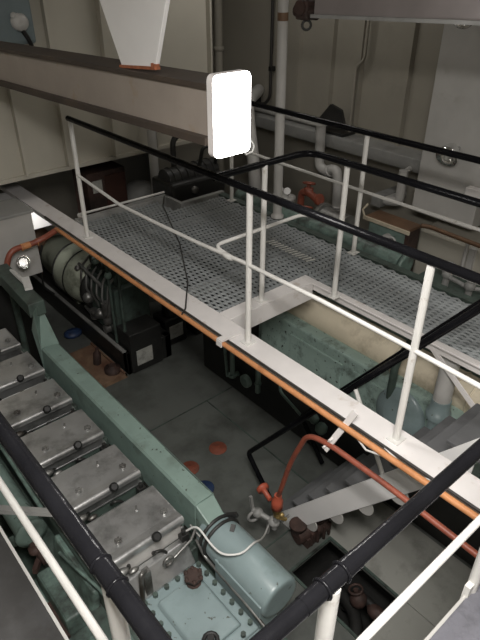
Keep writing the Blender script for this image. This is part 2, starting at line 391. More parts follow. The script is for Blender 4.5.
for x in (2.30,2.93):
    e = .035 if x>2.5 else 0
    b = MB(); b.tube([(x,2.27,.12),(x,2.56,.44+e),(x,1.7,zr(1.7)+e),(x,.80,zr(.80)+e),(x,.45,zr(.80)+.02+e)],.021,12,bend=.05)
    tag(b.build('handrail','black',st),'sloping black handrail')
    if x<2.5: b = MB(); b.tube([(x,1.60,zr(1.60)-.01),(x,1.30,zs(1.30)-.03)],.014,8); b.build('stanchion','rail_white',st)
b = MB(); b.bar((2.955,1.52,1.79),(2.955,1.08,1.47),.035,.012,(1,0,0)); tag(b.build('brace','white',st),'white diagonal strut')

# ------------------------------------------------------------------ pipes on the walkway edge
op = thing('orange_pipe', (1.915,2.5,1.8), 'long straight orange pipe clipped along the front edge of the walkway', 'pipe')
b = MB(); b.tube([(1.915,4.80,1.815),(1.915,4.3,1.815),(1.915,1.5,1.815),(1.915,-.2,1.822)],.0175,12); b.build('pipe','orange',op)
b = MB(); b.tube([(1.944,5.1,1.835),(1.944,2.5,1.832),(1.944,.1,1.834)],.008,6); tag(b.build('cable_run','hose',op),'dark cable tucked behind the pipe')
for y in (2.40,):
    b = MB(); b.bar((1.89,y,1.845),(2.06,y,1.838),.05,.012); b.bar((1.892,y,1.84),(1.892,y,1.80),.05,.01,(1,0,0)); tag(b.build('clip','white',op),'white strap clip')
b = MB(); b.bar((1.945,1.325,1.93),(1.885,1.45,1.60),.036,.012,(1,0,0)); 
b.cyl((1.87,1.42,1.70),(1.90,1.42,1.70),.008,n=8); b.cyl((1.865,1.45,1.63),(1.89,1.45,1.63),.008,n=8)
tag(b.build('bracket','white',op),'white slotted bracket plate')
b = MB(); b.tube([(1.925,1.3,1.80),(1.90,1.2,1.78),(1.925,1.08,1.80)],.006,6); b.tube([(1.94,1.12,1.83),(1.93,.95,1.80),(1.94,.85,1.82)],.005,6); b.build('wire_end','cable',op)

rp = thing('red_pipe', (1.88,1.5,1.6), 'dark red pipe that bends down from under the walkway edge to a coupling', 'pipe')
b = MB(); b.tube([(1.90,.10,1.60),(1.90,.55,1.625),(1.89,1.02,1.66),(1.89,1.43,1.655),(1.90,1.60,1.60),(1.93,1.74,1.25),(1.945,1.85,.80)],.0165,12,bend=.12); b.build('pipe','redpipe',rp)
b = MB(); b.lathe((1.946,1.852,.82),(.01,.05,-1),[(0,.026),(.05,.030),(.06,.04),(.13,.044),(.135,.035)],16); tag(b.build('coupling','redvalve',rp),'orange-red pipe coupling')
b = MB(); b.lathe((1.95,1.862,.69),(.01,.05,-1),[(0,.034),(.05,.030),(.055,.02),(.10,.02)],12); b.bar((1.93,1.84,.62),(1.99,1.80,.58),.02,.02); b.ball((1.96,1.82,.63),.022,8); tag(b.build('fitting','brass',rp),'yellowish brass fitting')
rf = MB(); rf.lathe((1.95,1.93,.70),(.2,.9,.1),[(0,.018),(.09,.018),(.092,.045),(.115,.048),(.12,.03),(.122,.022)],16); tag(rf.build('flange','redvalve',rp),'red round flanged branch')
b = MB()
b.cyl((1.965,1.87,.60),(1.965,1.89,.42),.022,n=10)
b.ball((1.965,1.90,.48),.045,10,(1,1.1,.9)); b.cyl((1.965,1.90,.48),(1.90,2.06,.52),.02,n=8); b.bar((1.90,2.05,.50),(1.90,2.08,.64),.02,.02)
b.ball((1.92,2.02,.50),.042,10); b.torus((1.905,2.04,.46),(.3,1,0),.05,.012,14,6); b.bar((1.99,1.84,.52),(2.02,1.80,.60),.016,.016)
b.cyl((1.955,1.93,.48),(1.955,1.95,.32),.016,n=8)
tag(b.build('valve','mid_grey',rp),'light grey valve body with lever')
b = MB(); b.tube([(1.95,1.93,.44),(1.80,1.82,.55),(1.60,1.65,.85),(1.46,1.52,1.10),(1.37,1.47,1.21),(1.27,1.455,1.215),(1.195,1.53,1.20),(1.19,1.62,1.20),(1.20,1.76,1.22),(1.16,1.82,1.14)],.0062,8,bend=.08); tag(b.build('hose','cable',rp),'thin light grey hose to the engine')

# ------------------------------------------------------------------ main engine
en = thing('main_engine', (.95,2.9,0), 'pale green ship engine with a row of silver rocker covers, left below the railing', 'engine')
b = MB(); b.box(.42,1.42,1.0,4.5,0,.45); b.box(.55,1.32,1.1,4.45,.45,.80); b.build('crankcase','green_dark',en,bevel=.02)
b = MB(); b.box(.64,1.22,1.79,4.5,.80,.98); b.build('cylinder_block','green_dark',en,bevel=.01)
Y0, PITCH = 2.04, .455
for i in range(6):
    y = Y0+PITCH*i
    hd = MB(); hd.box(.70,1.19,y-.15,y+.12,.98,1.09); hd.box(.72,1.235,y-.10,y+.10,1.0,1.07)
    hd = hd.build('cylinder_head','green' if i==0 else 'green_dark',en,bevel=.012)
    c = MB()
    # cover cross-section: rolled lip along the near edge
    prof = [(y+.135,1.10),(y+.135,1.215),(y+.11,1.24),(y-.14,1.24),(y-.18,1.248),(y-.20,1.248),(y-.21,1.235),(y-.21,1.20),(y-.185,1.19),(y-.165,1.10)]
    c.cyl((.705,y-.192,1.232),(1.16,y-.192,1.232),.0215,n=12)
    c.prism(prof,'x',.70,1.165)
    c.box(.69,1.19,y-.165,y+.145,1.085,1.105)
    cov = c.build('rocker_cover','silver',en,bevel=.013,seg=3)
    k = MB(); k.lathe((.965,y-.20,1.235),(0,-.6,.7),[(0,.012),(.03,.012),(.032,.026),(.052,.028),(.06,.018)],14); tag(k.build('knob','rubber',cov),'black clamp knob')
    for (bx,by) in ((1.10,y-.10),(.80,y-.10)):
        k = MB()
        for a in range(3): k.bar((bx-.022*math.cos(a*1.05),by-.022*math.sin(a*1.05),1.248),(bx+.022*math.cos(a*1.05),by+.022*math.sin(a*1.05),1.248),.012,.014)
        k.cyl((bx,by,1.24),(bx,by,1.262),.012,n=8); k.build('clamp_nut','steel',cov)
    k = MB(); k.bar((.985,y+.01,1.245),(1.0,y+.04,1.245),.012,.012); k.build('lifting_lug','steel',cov)
    g = MB(); yy = y-.23
    g.tube([(.80,yy+.05,1.12),(.78,yy,1.17),(.70,yy-.01,1.16),(.66,yy-.03,1.02)],.012,8,bend=.03)
    g.tube([(.95,yy+.04,1.10),(.95,yy,1.15),(.99,yy,1.13),(1.04,yy,1.04)],.010,8,bend=.02)
    g.ball((.735,yy,1.17),.030,8,(1.6,.9,.7)); g.ball((.80,yy-.01,1.14),.024,8,(1.4,.8,.6)); g.box(1.12,1.17,yy-.01,yy+.03,1.04,1.13); g.cyl((1.145,yy+.01,1.13),(1.145,yy+.01,1.16),.014,n=8)
    for j_, o_ in enumerate(split(g,'injector_pipe','steel',en)):
        if j_ not in (2,3): o_.data.materials[0] = M['oily']
b = MB(); b.box(.73,1.15,1.85,1.885,1.07,1.20); b.build('cover_skirt','light_grey',en,bevel=.006)
# far covers beyond the frame edge are hidden by the photograph's edge; the row ends here
b = MB()
b.prism([(1.255,.96),(1.405,.96),(1.405,1.235),(1.39,1.25),(1.275,1.25),(1.262,1.235)],'y',1.86,3.95)
b.add([(1.255,1.86,.96),(1.405,1.86,.96),(1.40,1.86,1.24),(1.265,1.86,1.24),(1.25,1.74,.96),(1.40,1.74,.96),(1.385,1.74,1.18),(1.27,1.74,1.18)],[(0,1,2,3),(7,6,5,4),(0,4,5,1),(1,5,6,2),(2,6,7,3),(3,7,4,0)])
duct = b.build('air_duct','green',en,bevel=.006)
b = MB()
b.box(1.385,1.389,1.90,2.35,1.25,1.252)
b.box(1.405,1.42,1.85,3.9,1.0,1.02); b.box(1.40,1.43,2.0,2.05,1.05,1.12)
split(b,'seam','green_dark',duct)
b = MB(); b.add([(1.255,3.93,1.25),(1.405,3.90,1.25),(1.405,3.93,.98),(1.255,3.95,.98),(1.22,3.80,1.66),(1.34,3.98,1.64),(1.36,4.10,1.40),(1.24,4.0,1.40)],[(0,1,5,4),(1,2,6,5),(2,3,7,6),(3,0,4,7),(0,3,2,1),(4,5,6,7)])
b.build('duct_riser','green',en,bevel=.006)
b = MB(); b.bar((1.29,3.90,1.62),(1.33,4.75,1.60),.13,.12); b.build('duct_branch','green_dark',en,bevel=.008)
b = MB(); b.tube([(1.35,4.25,1.69),(1.37,4.55,1.66),(1.36,4.74,1.60)],.02,10); b.bar((1.33,4.12,1.69),(1.38,4.30,1.70),.06,.02); tag(b.build('drain_pipe','cable',en),'pale thin pipe at the far end')
b = MB(); b.lathe((1.328,1.80,1.055),(0,-1,0),[(0,.11),(.02,.118),(.09,.12),(.14,.126),(.2,.128),(.58,.128),(.597,.120),(.60,.10)],32)
b.box(1.195,1.33,1.22,1.60,.80,1.085)
tag(b.build('air_receiver','green_blue',en,bevel=.006),'pale blue-green cylinder at the near end')
b = MB()
for y in (1.74,1.70): b.torus((1.328,y,1.055),(0,1,0),.128,.011,30,8)
b.bar((1.41,1.74,1.15),(1.44,1.69,1.18),.02,.03); b.bar((1.34,1.62,1.18),(1.37,1.64,1.20),.025,.02)
split(b,'clamp_band','oily',en)
# near-end bolted cover
b = MB(); b.box(.76,1.185,1.20,1.735,.80,.93); b.build('end_housing','green_blue',en,bevel=.01)
b = MB(); b.box(.765,1.18,1.205,1.73,.93,.955); b.prism([(.83,.955),(.85,.985),(1.10,.985),(1.12,.955)],'y',1.27,1.655); b.build('end_cover','green_blue',en,bevel=.012,seg=3)
for i in range(7):
    for (x,y) in ((.79,1.25+.075*i),(1.155,1.25+.075*i)):
        b = MB(); b.cyl((x,y,.955),(x,y,.978),.015,n=6); b.build('bolt','green_dark',en)
for i in range(4):
    for y in (1.225,1.705):
        b = MB(); b.cyl((.86+.075*i,y,.955),(.86+.075*i,y,.978),.015,n=6); b.build('bolt','green_dark',en)
b = MB(); b.lathe((1.06,1.62,.98),(0,0,1),[(0,.045),(.02,.045),(.022,.03),(.05,.03),(.052,.05),(.07,.05)],10)
for a in range(6): b.ball((1.06+.045*math.cos(a*1.05),1.62+.045*math.sin(a*1.05),1.045),.016,6)
tag(b.build('filler_cap','rust_dark',en),'brown star-shaped cap')
b = MB(); b.torus((.93,1.30,1.0),(0,0,1),.035,.012,12,6); b.cyl((.93,1.30,.98),(.93,1.30,1.02),.02,n=8); b.build('lifting_eye','oily',en)
b = MB(); b.prism([(1.80,.98),(1.84,1.09),(1.80,1.09),(1.72,.975),(1.72,.95)],'x',.72,1.15); b.build('end_plate','silver',en,bevel=.008)
b = MB(); b.box(.82,.86,1.72,1.76,.98,1.17); b.tube([(.84,1.74,1.16),(.80,1.72,1.20),(.78,1.70,1.02),(.78,1.70,.9)],.014,8,bend=.03); b.torus((.98,1.735,1.12),(0,1,0),.03,.010,14,6); b.tube([(1.0,1.74,1.10),(1.14,1.74,1.16),(1.2,1.78,1.16)],.008,8)
b.tube([(1.19,1.76,1.10),(1.20,1.70,1.0),(1.195,1.3,.99),(1.195,1.18,.97)],.010,8,bend=.04); b.tube([(1.215,1.85,1.12),(1.225,1.6,1.05),(1.21,1.5,1.0)],.008,8)
split(b,'control_rod','steel',en)
# operator side of the engine (between platform and covers)
b = MB(); b.cyl((.52,4.5,.90),(.52,2.62,.90),.085,n=18); b.lathe((.52,2.62,.90),(0,-1,0),[(0,.085),(.02,.10),(.04,.10),(.045,.06)],18); b.build('oil_cooler','green',en)
b = MB(); b.box(.40,.63,1.2,2.50,.40,.62); b.box(.44,.60,2.0,2.40,.62,.78); b.box(.50,.64,1.30,1.9,.62,.70)
b.prism([(.56,.72),(.62,.72),(.66,.93),(.61,.95)],'y',1.95,2.45); b.build('pump_rack','green_dirty',en,bevel=.015)
b = MB(); b.lathe((.50,2.52,.82),(0,0,1),[(0,.04),(.03,.04),(.032,.025),(.06,.02)],10); b.bar((.44,2.40,.80),(.50,2.48,.78),.03,.04); b.cyl((.52,2.42,.8),(.50,2.6,.82),.022,n=8); b.bar((.42,2.0,.64),(.44,2.25,.66),.05,.03); split(b,'oily_fitting','rust_dark',en,label='rusty brown fitting')
b = MB(); b.bar((.30,2.70,.80),(.60,2.62,.86),.06,.04); b.tube([(.58,2.3,.96),(.60,2.1,1.0),(.64,1.9,1.0),(.63,1.5,.95)],.010,8,bend=.05); b.tube([(.60,4.3,1.05),(.63,3.2,1.06),(.62,2.6,1.04)],.014,8); split(b,'fuel_pipe','green_dirty',en)
b = MB(); b.bar((.64,4.4,1.10),(.64,1.85,1.10),.012,.05); b.build('splash_plate','steel',en)

# ------------------------------------------------------------------ floor fittings
def deck_cap(x,y,m,label):
    b = MB(); b.lathe((x,y,0),(0,0,1),[(0,.085),(.006,.085),(.009,.078),(.009,.02),(.011,.018)],26)
    b.bar((x-.03,y,.011),(x+.03,y,.011),.01,.004)
    return tag(b.build('deck_cap',m),label,'deck cap','round deck caps on the floor')
deck_cap(2.06,3.08,'reddisc','round red deck cap beside the blue one on the grey floor')
deck_cap(2.41,3.11,'reddisc','round red deck cap farther from the engine, closest to the walkway pipes')
deck_cap(2.02,2.81,'blue','round dark blue deck cap half hidden behind the green engine duct')

pm = thing('manifold_pump', (2.38,1.90,0), 'rusty dark brown pump with studs on the floor at the edge of the bilge opening', 'pump')
b = MB(); b.cyl((2.22,1.90,.10),(2.50,1.84,.10),.075,n=14); b.box(2.26,2.44,1.80,1.95,0,.10); b.build('body','rust_dark',pm)
b = MB(); b.lathe((2.24,1.90,.12),(0,0,1),[(0,.05),(.08,.05),(.082,.07),(.105,.07)],14); b.lathe((2.42,1.86,.12),(0,0,1),[(0,.05),(.06,.05),(.062,.065),(.085,.065)],14); split(b,'flange','rust_dark',pm)
b = MB()
for (x,y) in ((2.30,1.80),(2.36,1.79),(2.42,1.78),(2.48,1.78)): b.cyl((x,y,.02),(x,y,.16),.014,n=6)
b.torus((2.50,1.85,.17),(.3,0,1),.045,.009,14,6); split(b,'stud','rust_dark',pm)
b = MB()
b.tube([(2.05,1.10,-.30),(2.30,1.30,-.30),(2.40,1.62,-.34)],.05,10,bend=.1); b.tube([(2.38,1.05,-.2),(2.40,1.35,-.2),(2.36,1.45,-.45)],.035,10,bend=.08)
bp_ = thing('bilge_pipework', (2.25,1.4,-.6), 'rusty pipes and valve bodies seen inside the dark floor opening', 'pipework')
b.cyl((2.05,1.10,-.30),(2.05,1.10,-.6),.05,n=10)
split(b,'pipe','oily',bp_)
b = MB(); b.ball((2.34,1.33,-.18),.07,10); b.ball((2.37,1.18,-.20),.06,10,(1,1.4,.8)); b.cyl((2.34,1.33,-.18),(2.33,1.36,-.08),.02,n=8); b.torus((2.33,1.36,-.08),(0,.3,1),.05,.010,14,6); split(b,'valve','rust_dark',bp_)

# steel floor plates to the right of the opening, lifted slightly proud of the floor
for nm,(x0,x1,y0,y1),lb in (('floor_plate',(2.48,3.07,.30,1.98),'large grey floor plate to the right of the bilge opening, running under the stair'),('floor_plate',(2.0,2.475,.30,1.05),'small grey floor plate on the near side of the bilge opening')):
    b = MB(); b.box(x0,x1,y0,y1,0,.014); p = b.build(nm,'plate',bevel=.003); tag(p,lb,'floor plate','loose floor plates by the bilge opening')

# ------------------------------------------------------------------ second engine below the walkway
e2 = thing('second_engine', (3.6,2.4,0), 'green engine with cream lagged exhaust pipe seen through the stair opening', 'engine')
b = MB(); b.box(3.10,3.70,-.6,4.22,0,.46); b.build('bed_plate','oily',e2,bevel=.01)
b = MB(); b.box(3.12,3.70,-.6,3.32,.46,1.20); b.prism([(3.32,.5),(3.44,.5),(3.44,1.05),(3.32,1.18)],'x',3.2,3.68); b.build('body','green_stained',e2,bevel=.02)
b = MB()
for y in (2.62,1.9): b.box(3.105,3.121,y-.30,y+.30,.55,1.10)
split(b,'crankcase_door','green_stained',e2,.012)
b = MB(); b.cyl((3.36,3.28,1.26),(3.36,-.5,1.26),.14,n=28)
for y in (1.90,.95): b.lathe((3.36,y,1.26),(0,1,0),[(0,.14),(.003,.17),(.03,.17),(.033,.14)],28)
tag(b.build('exhaust_pipe','lag',e2),'cream lagged exhaust pipe')
b = MB()
for y in (1.42,1.30,1.18,1.06): b.torus((3.36,y,1.26),(0,1,0),.142,.008,28,6)
split(b,'lagging_band','lag',e2)
b = MB(); b.lathe((3.14,1.72,.98),(-1,0,.15),[(0,.21),(.05,.21),(.07,.19),(.085,.12)],28); tag(b.build('air_inlet','green_blue',e2),'green flanged elbow at the foot of the column')
b = MB(); b.tube([(3.10,1.83,.45),(3.10,1.83,1.40),(3.3,1.83,1.55)],.03,10,bend=.08); b.build('conduit','green_dark',e2)
b = MB(); b.box(3.5,3.70,-.5,3.0,1.20,1.42); b.build('top_casing','green_stained',e2,bevel=.02)
b = MB()
b.tube([(3.02,3.75,.62),(3.02,3.70,.20)],.016,10); b.tube([(3.10,3.62,.25),(3.02,3.62,.25),(3.02,3.62,.58),(3.02,3.55,.64),(3.02,3.35,.66),(3.02,3.23,.60),(3.02,3.23,.28)],.026,10,bend=.06); b.lathe((3.02,3.62,.25),(0,0,1),[(0,.045),(.03,.045)],14); b.lathe((3.05,3.42,.30),(-1,0,0),[(0,.07),(.04,.07),(.05,.05)],14); b.lathe((3.02,3.23,.38),(0,0,1),[(0,.034),(.02,.034)],12)
b.tube([(3.04,2.96,.72),(3.02,2.92,.48),(3.02,2.62,.37),(3.08,2.5,.36)],.014,8,bend=.04); b.ball((3.04,2.5,.42),.05,8); b.ball((3.03,2.40,.38),.06,10)
split(b,'cooling_pipe','green',e2,label='grey-green bent pipe on the black base')

b = MB(); b.cyl((3.05,1.40,1.22),(3.05,1.40,1.70),.062,n=20); tag(b.build('riser','light_grey',e2),'light grey round riser under the inner walkway beam')
b = MB(); b.cyl((3.05,1.40,.98),(3.05,1.40,1.21),.06,n=18); b.cyl((3.05,1.40,1.02),(3.16,1.42,1.0),.06,n=14); b.lathe((3.05,1.40,1.20),(0,0,1),[(0,.085),(.05,.085),(.055,.07),(.16,.068)],20); tag(b.build('collar','green_blue',e2),'blue-green flanged elbow and collar')

# ------------------------------------------------------------------ generator set in the dark
gs = thing('generator_set', (2.65,5.8,0), 'dark generator set on a black skid below the far end of the walkway', 'generator')
b = MB(); b.box(2.36,2.44,4.62,7.9,0,.30); b.box(2.86,2.94,4.62,7.9,0,.30); b.box(2.36,2.94,4.62,4.70,0,.30); b.box(2.36,2.94,7.82,7.9,0,.30); b.box(2.44,2.86,4.7,7.82,.2,.24); b.build('skid','oily',gs,bevel=.008)
b = MB(); b.lathe((2.62,6.65,.68),(0,-1,0),[(0,.12),(.02,.24),(.10,.27),(.45,.27),(.50,.32),(.56,.335),(.82,.335),(.98,.31),(1.08,.26),(1.11,.20)],36); b.box(2.5,2.82,6.0,6.65,.24,.4); tag(b.build('alternator','light_green',gs),'grey-green rounded alternator housing')
b = MB(); b.lathe((2.60,5.55,.66),(0,-1,0),[(0,.22),(.04,.27),(.08,.27),(.10,.2)],32); b.build('flywheel_housing','oily',gs)
b = MB(); b.torus((2.62,5.83,.68),(0,1,0),.336,.010,36,6); b.torus((2.62,6.09,.68),(0,1,0),.336,.014,36,6); b.tube([(2.30,6.3,1.0),(2.22,6.3,.8),(2.22,6.3,.45),(2.36,6.3,.28)],.012,8,bend=.05); split(b,'band','oily',gs)
b = MB(); b.cyl((2.45,7.6,.88),(2.42,6.75,.88),.17,n=20); b.lathe((2.42,6.75,.88),(0,-1,0),[(0,.17),(.06,.14),(.10,.06)],20); b.cyl((2.45,7.0,.28),(2.45,7.0,.8),.04,n=10); tag(b.build('silencer','stain',gs),'dull brown silencer drum')
b = MB(); b.box(2.44,2.86,4.88,5.54,.30,.92); b.box(2.50,2.80,4.95,5.5,.92,1.06); b.build('engine_block','green_dark',gs,bevel=.015)
b = MB()
for i in range(3): b.box(2.48,2.66,4.96+.18*i,5.10+.18*i,1.06,1.13)
split(b,'rocker_cover','green_dark',gs,.012)
b = MB()
for i in range(6):
    y = 4.93+.12*i; b.tube([(2.45,y,.55+.05*(i%3)),(2.38,y+.02,.75),(2.44,y+.06,.95),(2.54,y+.04,1.05)],.014,8,bend=.05)
b.tube([(2.42,5.6,.42),(2.37,5.3,.44),(2.38,4.95,.60),(2.40,4.88,.95)],.022,8,bend=.08); b.tube([(2.42,5.6,.98),(2.37,5.35,1.02),(2.42,5.1,.9)],.02,8,bend=.06)
split(b,'fuel_pipe','steel',gs)
b = MB(); b.ball((2.40,5.45,.62),.07,10); b.ball((2.40,5.2,.52),.06,10); b.ball((2.42,5.66,.90),.04,8); b.cyl((2.40,5.03,.48),(2.40,5.03,.74),.05,n=12); b.cyl((2.40,5.36,.38),(2.40,5.36,.50),.045,n=10); b.cyl((2.38,5.1,.36),(2.44,5.1,.36),.05,n=10)
split(b,'filter','steel',gs)
b = MB()
b.tube([(2.36,4.80,.35),(2.36,4.80,1.25),(2.30,4.80,1.45)],.016,8,bend=.05); b.tube([(2.42,4.70,.35),(2.42,4.70,1.5)],.018,8); b.tube([(2.30,5.0,1.30),(2.46,4.95,1.25),(2.60,4.95,1.12)],.016,8,bend=.05)
split(b,'riser_pipe','green_dark',gs,label='thin green riser pipe')
b = MB(); b.ball((2.36,4.80,1.18),.042,8); b.ball((2.34,5.0,1.28),.045,8); split(b,'valve','green',gs)
b = MB(); b.box(2.40,2.80,4.58,4.86,.02,.52); eb = b.build('control_box','oily',gs,bevel=.012)
b = MB(); b.box(2.46,2.66,4.572,4.581,.11,.30); tag(b.build('label_plate','label',eb),'small grey printed plate')
b = MB(); b.box(2.33,2.37,4.64,7.9,.30,.32); b.build('edge_angle','mid_grey',gs)

bx = thing('junction_box', (3.2,4.95,0), 'black box with grey printed plate standing on the floor beside the generator', 'box')
b = MB(); b.box(2.98,3.28,4.78,5.05,0,.36); b.cyl((3.14,4.9,.36),(3.14,4.9,.50),.1,n=14); b.build('body','oily',bx,bevel=.02)
b = MB(); b.box(3.03,3.22,4.772,4.781,.10,.27); tag(b.build('label_plate','label',bx),'grey printed plate')

ty = thing('drip_tray', (2.2,5.05,0), 'rust-stained tray with a dark bottle on the floor beyond the green duct', 'tray')
b = MB(); b.box(1.98,2.33,4.60,5.40,0,.02); b.box(1.98,2.33,4.60,4.62,.02,.05); b.box(1.98,2.0,4.6,5.4,.02,.05); b.box(2.31,2.33,4.6,5.4,.02,.05); b.build('pan','stain',ty)
bo = MB(); bo.lathe((2.19,5.02,.02),(.1,-.05,1),[(0,.045),(.14,.045),(.17,.02),(.21,.02)],14); tag(bo.build('oil_bottle','rust_dark'),'dark brown bottle standing in the rusty tray','bottle')
b = MB(); b.lathe((2.25,4.78,.02),(0,0,1),[(0,.09),(.05,.09),(.055,.05),(.09,.04)],16); tag(b.build('rusty_fitting','rust_dark'),'reddish rusty round fitting lying in the tray next to the bottle','fitting')
b = MB(); b.ball((2.25,5.72,.05),.10,10,(1.2,1,.5)); tag(b.build('rag','blue'),'dark blue rag on the floor beside the generator skid','rag')

# ------------------------------------------------------------------ far left end of the engine room
cb = thing('switch_cabinet', (1.55,5.25,0), 'tall light grey cabinet at the left edge under the bulkhead', 'cabinet')
b = MB(); b.box(.95,1.83,5.12,5.50,1.27,1.90); b.build('body','light_grey',cb,bevel=.01)
b = MB(); b.box(.93,1.85,5.10,5.52,1.90,1.93); b.build('top','mid_grey',cb,bevel=.006)
b = MB(); b.box(1.0,1.70,5.16,5.46,0,1.27); b.build('stand','oily',cb,bevel=.01)
wb = thing('white_cabinet', (2.3,6.2,0), 'bright white cabinet glimpsed under the far end of the walkway beam', 'cabinet')
b = MB(); b.box(1.85,1.93,5.98,6.4,0,1.36); b.build('plinth','oily',wb,bevel=.008)
b = MB(); b.prism([(1.85,1.36),(2.36,1.36),(2.36,1.46),(2.10,1.69),(1.85,1.69)],'y',5.96,6.4); b.build('body','bright_white',wb,bevel=.005)
b = MB(); b.box(2.10,2.20,5.62,5.70,1.67,1.71); b.tube([(2.15,5.68,1.69),(2.12,5.9,1.68),(2.08,5.97,1.67)],.012,8); tag(b.build('added_lamp_arm','mid_grey',wb),'added small lamp on a bent arm over the cabinet')  # invented fitting to go with the added spot on the cabinet

hp = thing('hose_pipe', (1.6,4.9,1.6), 'rusty orange pipe bent over the far end of the green duct beside the grey cabinet', 'pipe')
b = MB(); b.tube([(1.42,4.88,1.42),(1.43,4.89,1.58),(1.50,4.9,1.69),(1.77,4.9,1.70),(1.93,4.82,1.80)],.027,12,bend=.10); b.build('pipe','redpipe',hp)
b = MB(); b.cyl((1.42,4.88,0),(1.42,4.88,1.43),.03,n=12); tag(b.build('lower_pipe','green_dark',hp),'dark lower length')
b = MB(); b.torus((1.60,4.9,1.69),(1,0,0),.029,.007,14,6); b.torus((1.75,4.9,1.70),(1,0,0),.029,.007,14,6); b.cyl((1.61,4.9,1.692),(1.68,4.9,1.695),.031,n=12); split(b,'sleeve','orange',hp)
sl = MB(); sl.lathe((1.57,4.86,1.56),(-.2,-.8,.5),[(0,.02),(.04,.045),(.07,.06),(.072,.055),(.04,.035)],18); tag(sl.build('bulkhead_lamp','chrome',None),'small shiny reflector lamp hung on the rusty pipe beside the grey cabinet','lamp')

# pieces in the dark recess behind the far railing
rb = thing('red_brown_locker', (2.95,5.45,0), 'dull red-brown locker in the dark recess behind the far railing post', 'locker')
b = MB(); b.box(2.80,3.30,5.9,6.25,0,1.85); b.build('body','rust_dark',rb,bevel=.008)
b = MB(); b.box(3.02,3.28,5.88,5.901,1.30,1.80); b.build('door','locker_red',rb,bevel=.004)
b = MB(); b.box(2.86,2.98,5.89,5.901,1.62,1.76); tag(b.build('notice','label',rb),'small pale notice plate')
gt = MB(); gt.lathe((3.50,5.95,0),(0,0,1),[(0,.16),(.02,.18),(1.5,.18),(1.58,.14),(1.62,.04)],20); tag(gt.build('grey_drum','mid_grey'),'dim grey drum right of the red-brown locker','drum')
mt = thing('electric_motor', (3.5,4.9,0), 'big black motor casing standing at the far edge of the grating', 'motor')
b = MB(); b.box(3.16,3.86,4.72,5.12,1.40,1.96); b.build('casing','oily',mt,bevel=.03)
b = MB(); b.box(3.40,3.84,4.76,5.08,0,1.40); b.build('stand','oily',mt,bevel=.01)
b = MB(); b.cyl((3.2,4.92,1.95),(3.84,4.92,1.95),.12,n=20); b.build('barrel','oily',mt)
b = MB()
for i in range(7): b.torus((3.26+.085*i,4.92,1.95),(1,0,0),.122,.010,20,6)
split(b,'cooling_fin','oily',mt)
b = MB(); b.lathe((3.43,4.72,1.86),(0,-1,0),[(0,.04),(.03,.04),(.035,.02)],12); tag(b.build('gauge','steel',mt),'small bright gauge')
b = MB(); b.tube([(3.35,4.95,2.02),(3.35,4.95,2.35),(3.65,5.0,2.42),(3.75,5.3,2.42)],.03,10,bend=.08); b.tube([(3.6,4.85,2.02),(3.62,4.8,2.25),(3.8,4.8,2.25),(3.82,4.85,2.0)],.02,8,bend=.05); split(b,'hose','oily',mt)
rc = MB(); rc.cyl((3.42,5.45,0),(3.42,5.45,2.8),.05,n=14); tag(rc.build('support_pipe','light_grey'),'grey upright pipe behind the black motor, below the lamp','pipe')

# thin cable over the walkway edge
b = MB(); b.tube([(3.08,4.76,1.86),(2.94,4.58,1.85),(2.55,3.75,1.845),(2.20,3.16,1.845),(1.96,2.86,1.845),(1.90,2.82,1.84)],.006,6); tag(b.build('loose_cable','hose'),'thin dark cable trailing across the grating to the orange pipe','cable')

# ------------------------------------------------------------------ overhead beam, hanger and lamp
bmr = thing('overhead_beam', (1.65,3.4,3.3), 'dirty cream steel beam across the upper left with brown flanges', 'beam')
def bx_(x0,x1,z0,z1):   # slightly sagging beam along Y
    s = MB(); ya, yb = 2.085, 5.6; d = -.037
    vs = []
    for y in (ya,yb):
        o = (y-ya)*d
        vs += [(x0,y,z0+o),(x1,y,z0+o),(x1,y,z1+o),(x0,y,z1+o)]
    return s.add(vs,[(0,1,2,3),(7,6,5,4),(0,4,5,1),(1,5,6,2),(2,6,7,3),(3,7,4,0)])
bx_(1.62,1.80,3.245,3.455).build('web','beam',bmr)
tag(bx_(1.585,1.835,3.215,3.250).build('lower_flange','beam_brown',bmr),'dark brown lower flange')
tag(bx_(1.605,1.815,3.452,3.475).build('upper_flange','beam_brown',bmr),'brown upper flange')
hg = thing('beam_hanger', (1.70,2.70,3.5), 'white tapered hanger plate with rusty foot welded on top of the overhead beam', 'hanger')
b = MB(); b.prism([(2.545,3.475),(2.855,3.445),(3.06,3.82),(3.06,5.0),(2.36,5.0),(2.36,3.90)],'x',1.645,1.67); b.build('plate','bright_white',hg,bevel=.004)
b = MB(); b.bar((1.652,2.53,3.481),(1.652,2.87,3.451),.03,.014); b.bar((1.648,2.53,3.488),(1.648,2.56,3.492),.03,.02); tag(b.build('weld_bead','rust',hg),'orange rust along the weld')
# lamp on the beam end
lp = thing('lamp_panel', (1.72,2.06,3.33), 'glowing white rounded lamp panel fixed to the end of the overhead beam', 'lamp')
def rrect(x0,x1,z0,z1,r,n=6):
    o = []
    for (cx,cz,a0) in ((x1-r,z1-r,0),(x0+r,z1-r,PI/2),(x0+r,z0+r,PI),(x1-r,z0+r,1.5*PI)):
        for k in range(n+1): a = a0+PI/2*k/n; o.append((cx+r*math.cos(a),cz+r*math.sin(a)))
    return o
b = MB(); b.prism(rrect(1.604,1.818,3.158,3.516,.028),'y',2.045,2.085); b.build('housing','white',lp)
b = MB(); b.prism(rrect(1.606,1.816,3.160,3.514,.026),'y',2.036,2.046); tag(b.build('diffuser','lamp',lp),'overexposed glowing diffuser')
b = MB(); b.tube([(1.79,2.07,3.17),(1.82,2.07,3.135),(1.86,2.07,3.14),(1.89,2.09,3.16),(1.86,2.085,3.2),(1.83,2.075,3.22)],.005,6); b.build('wire_handle','cable',lp)

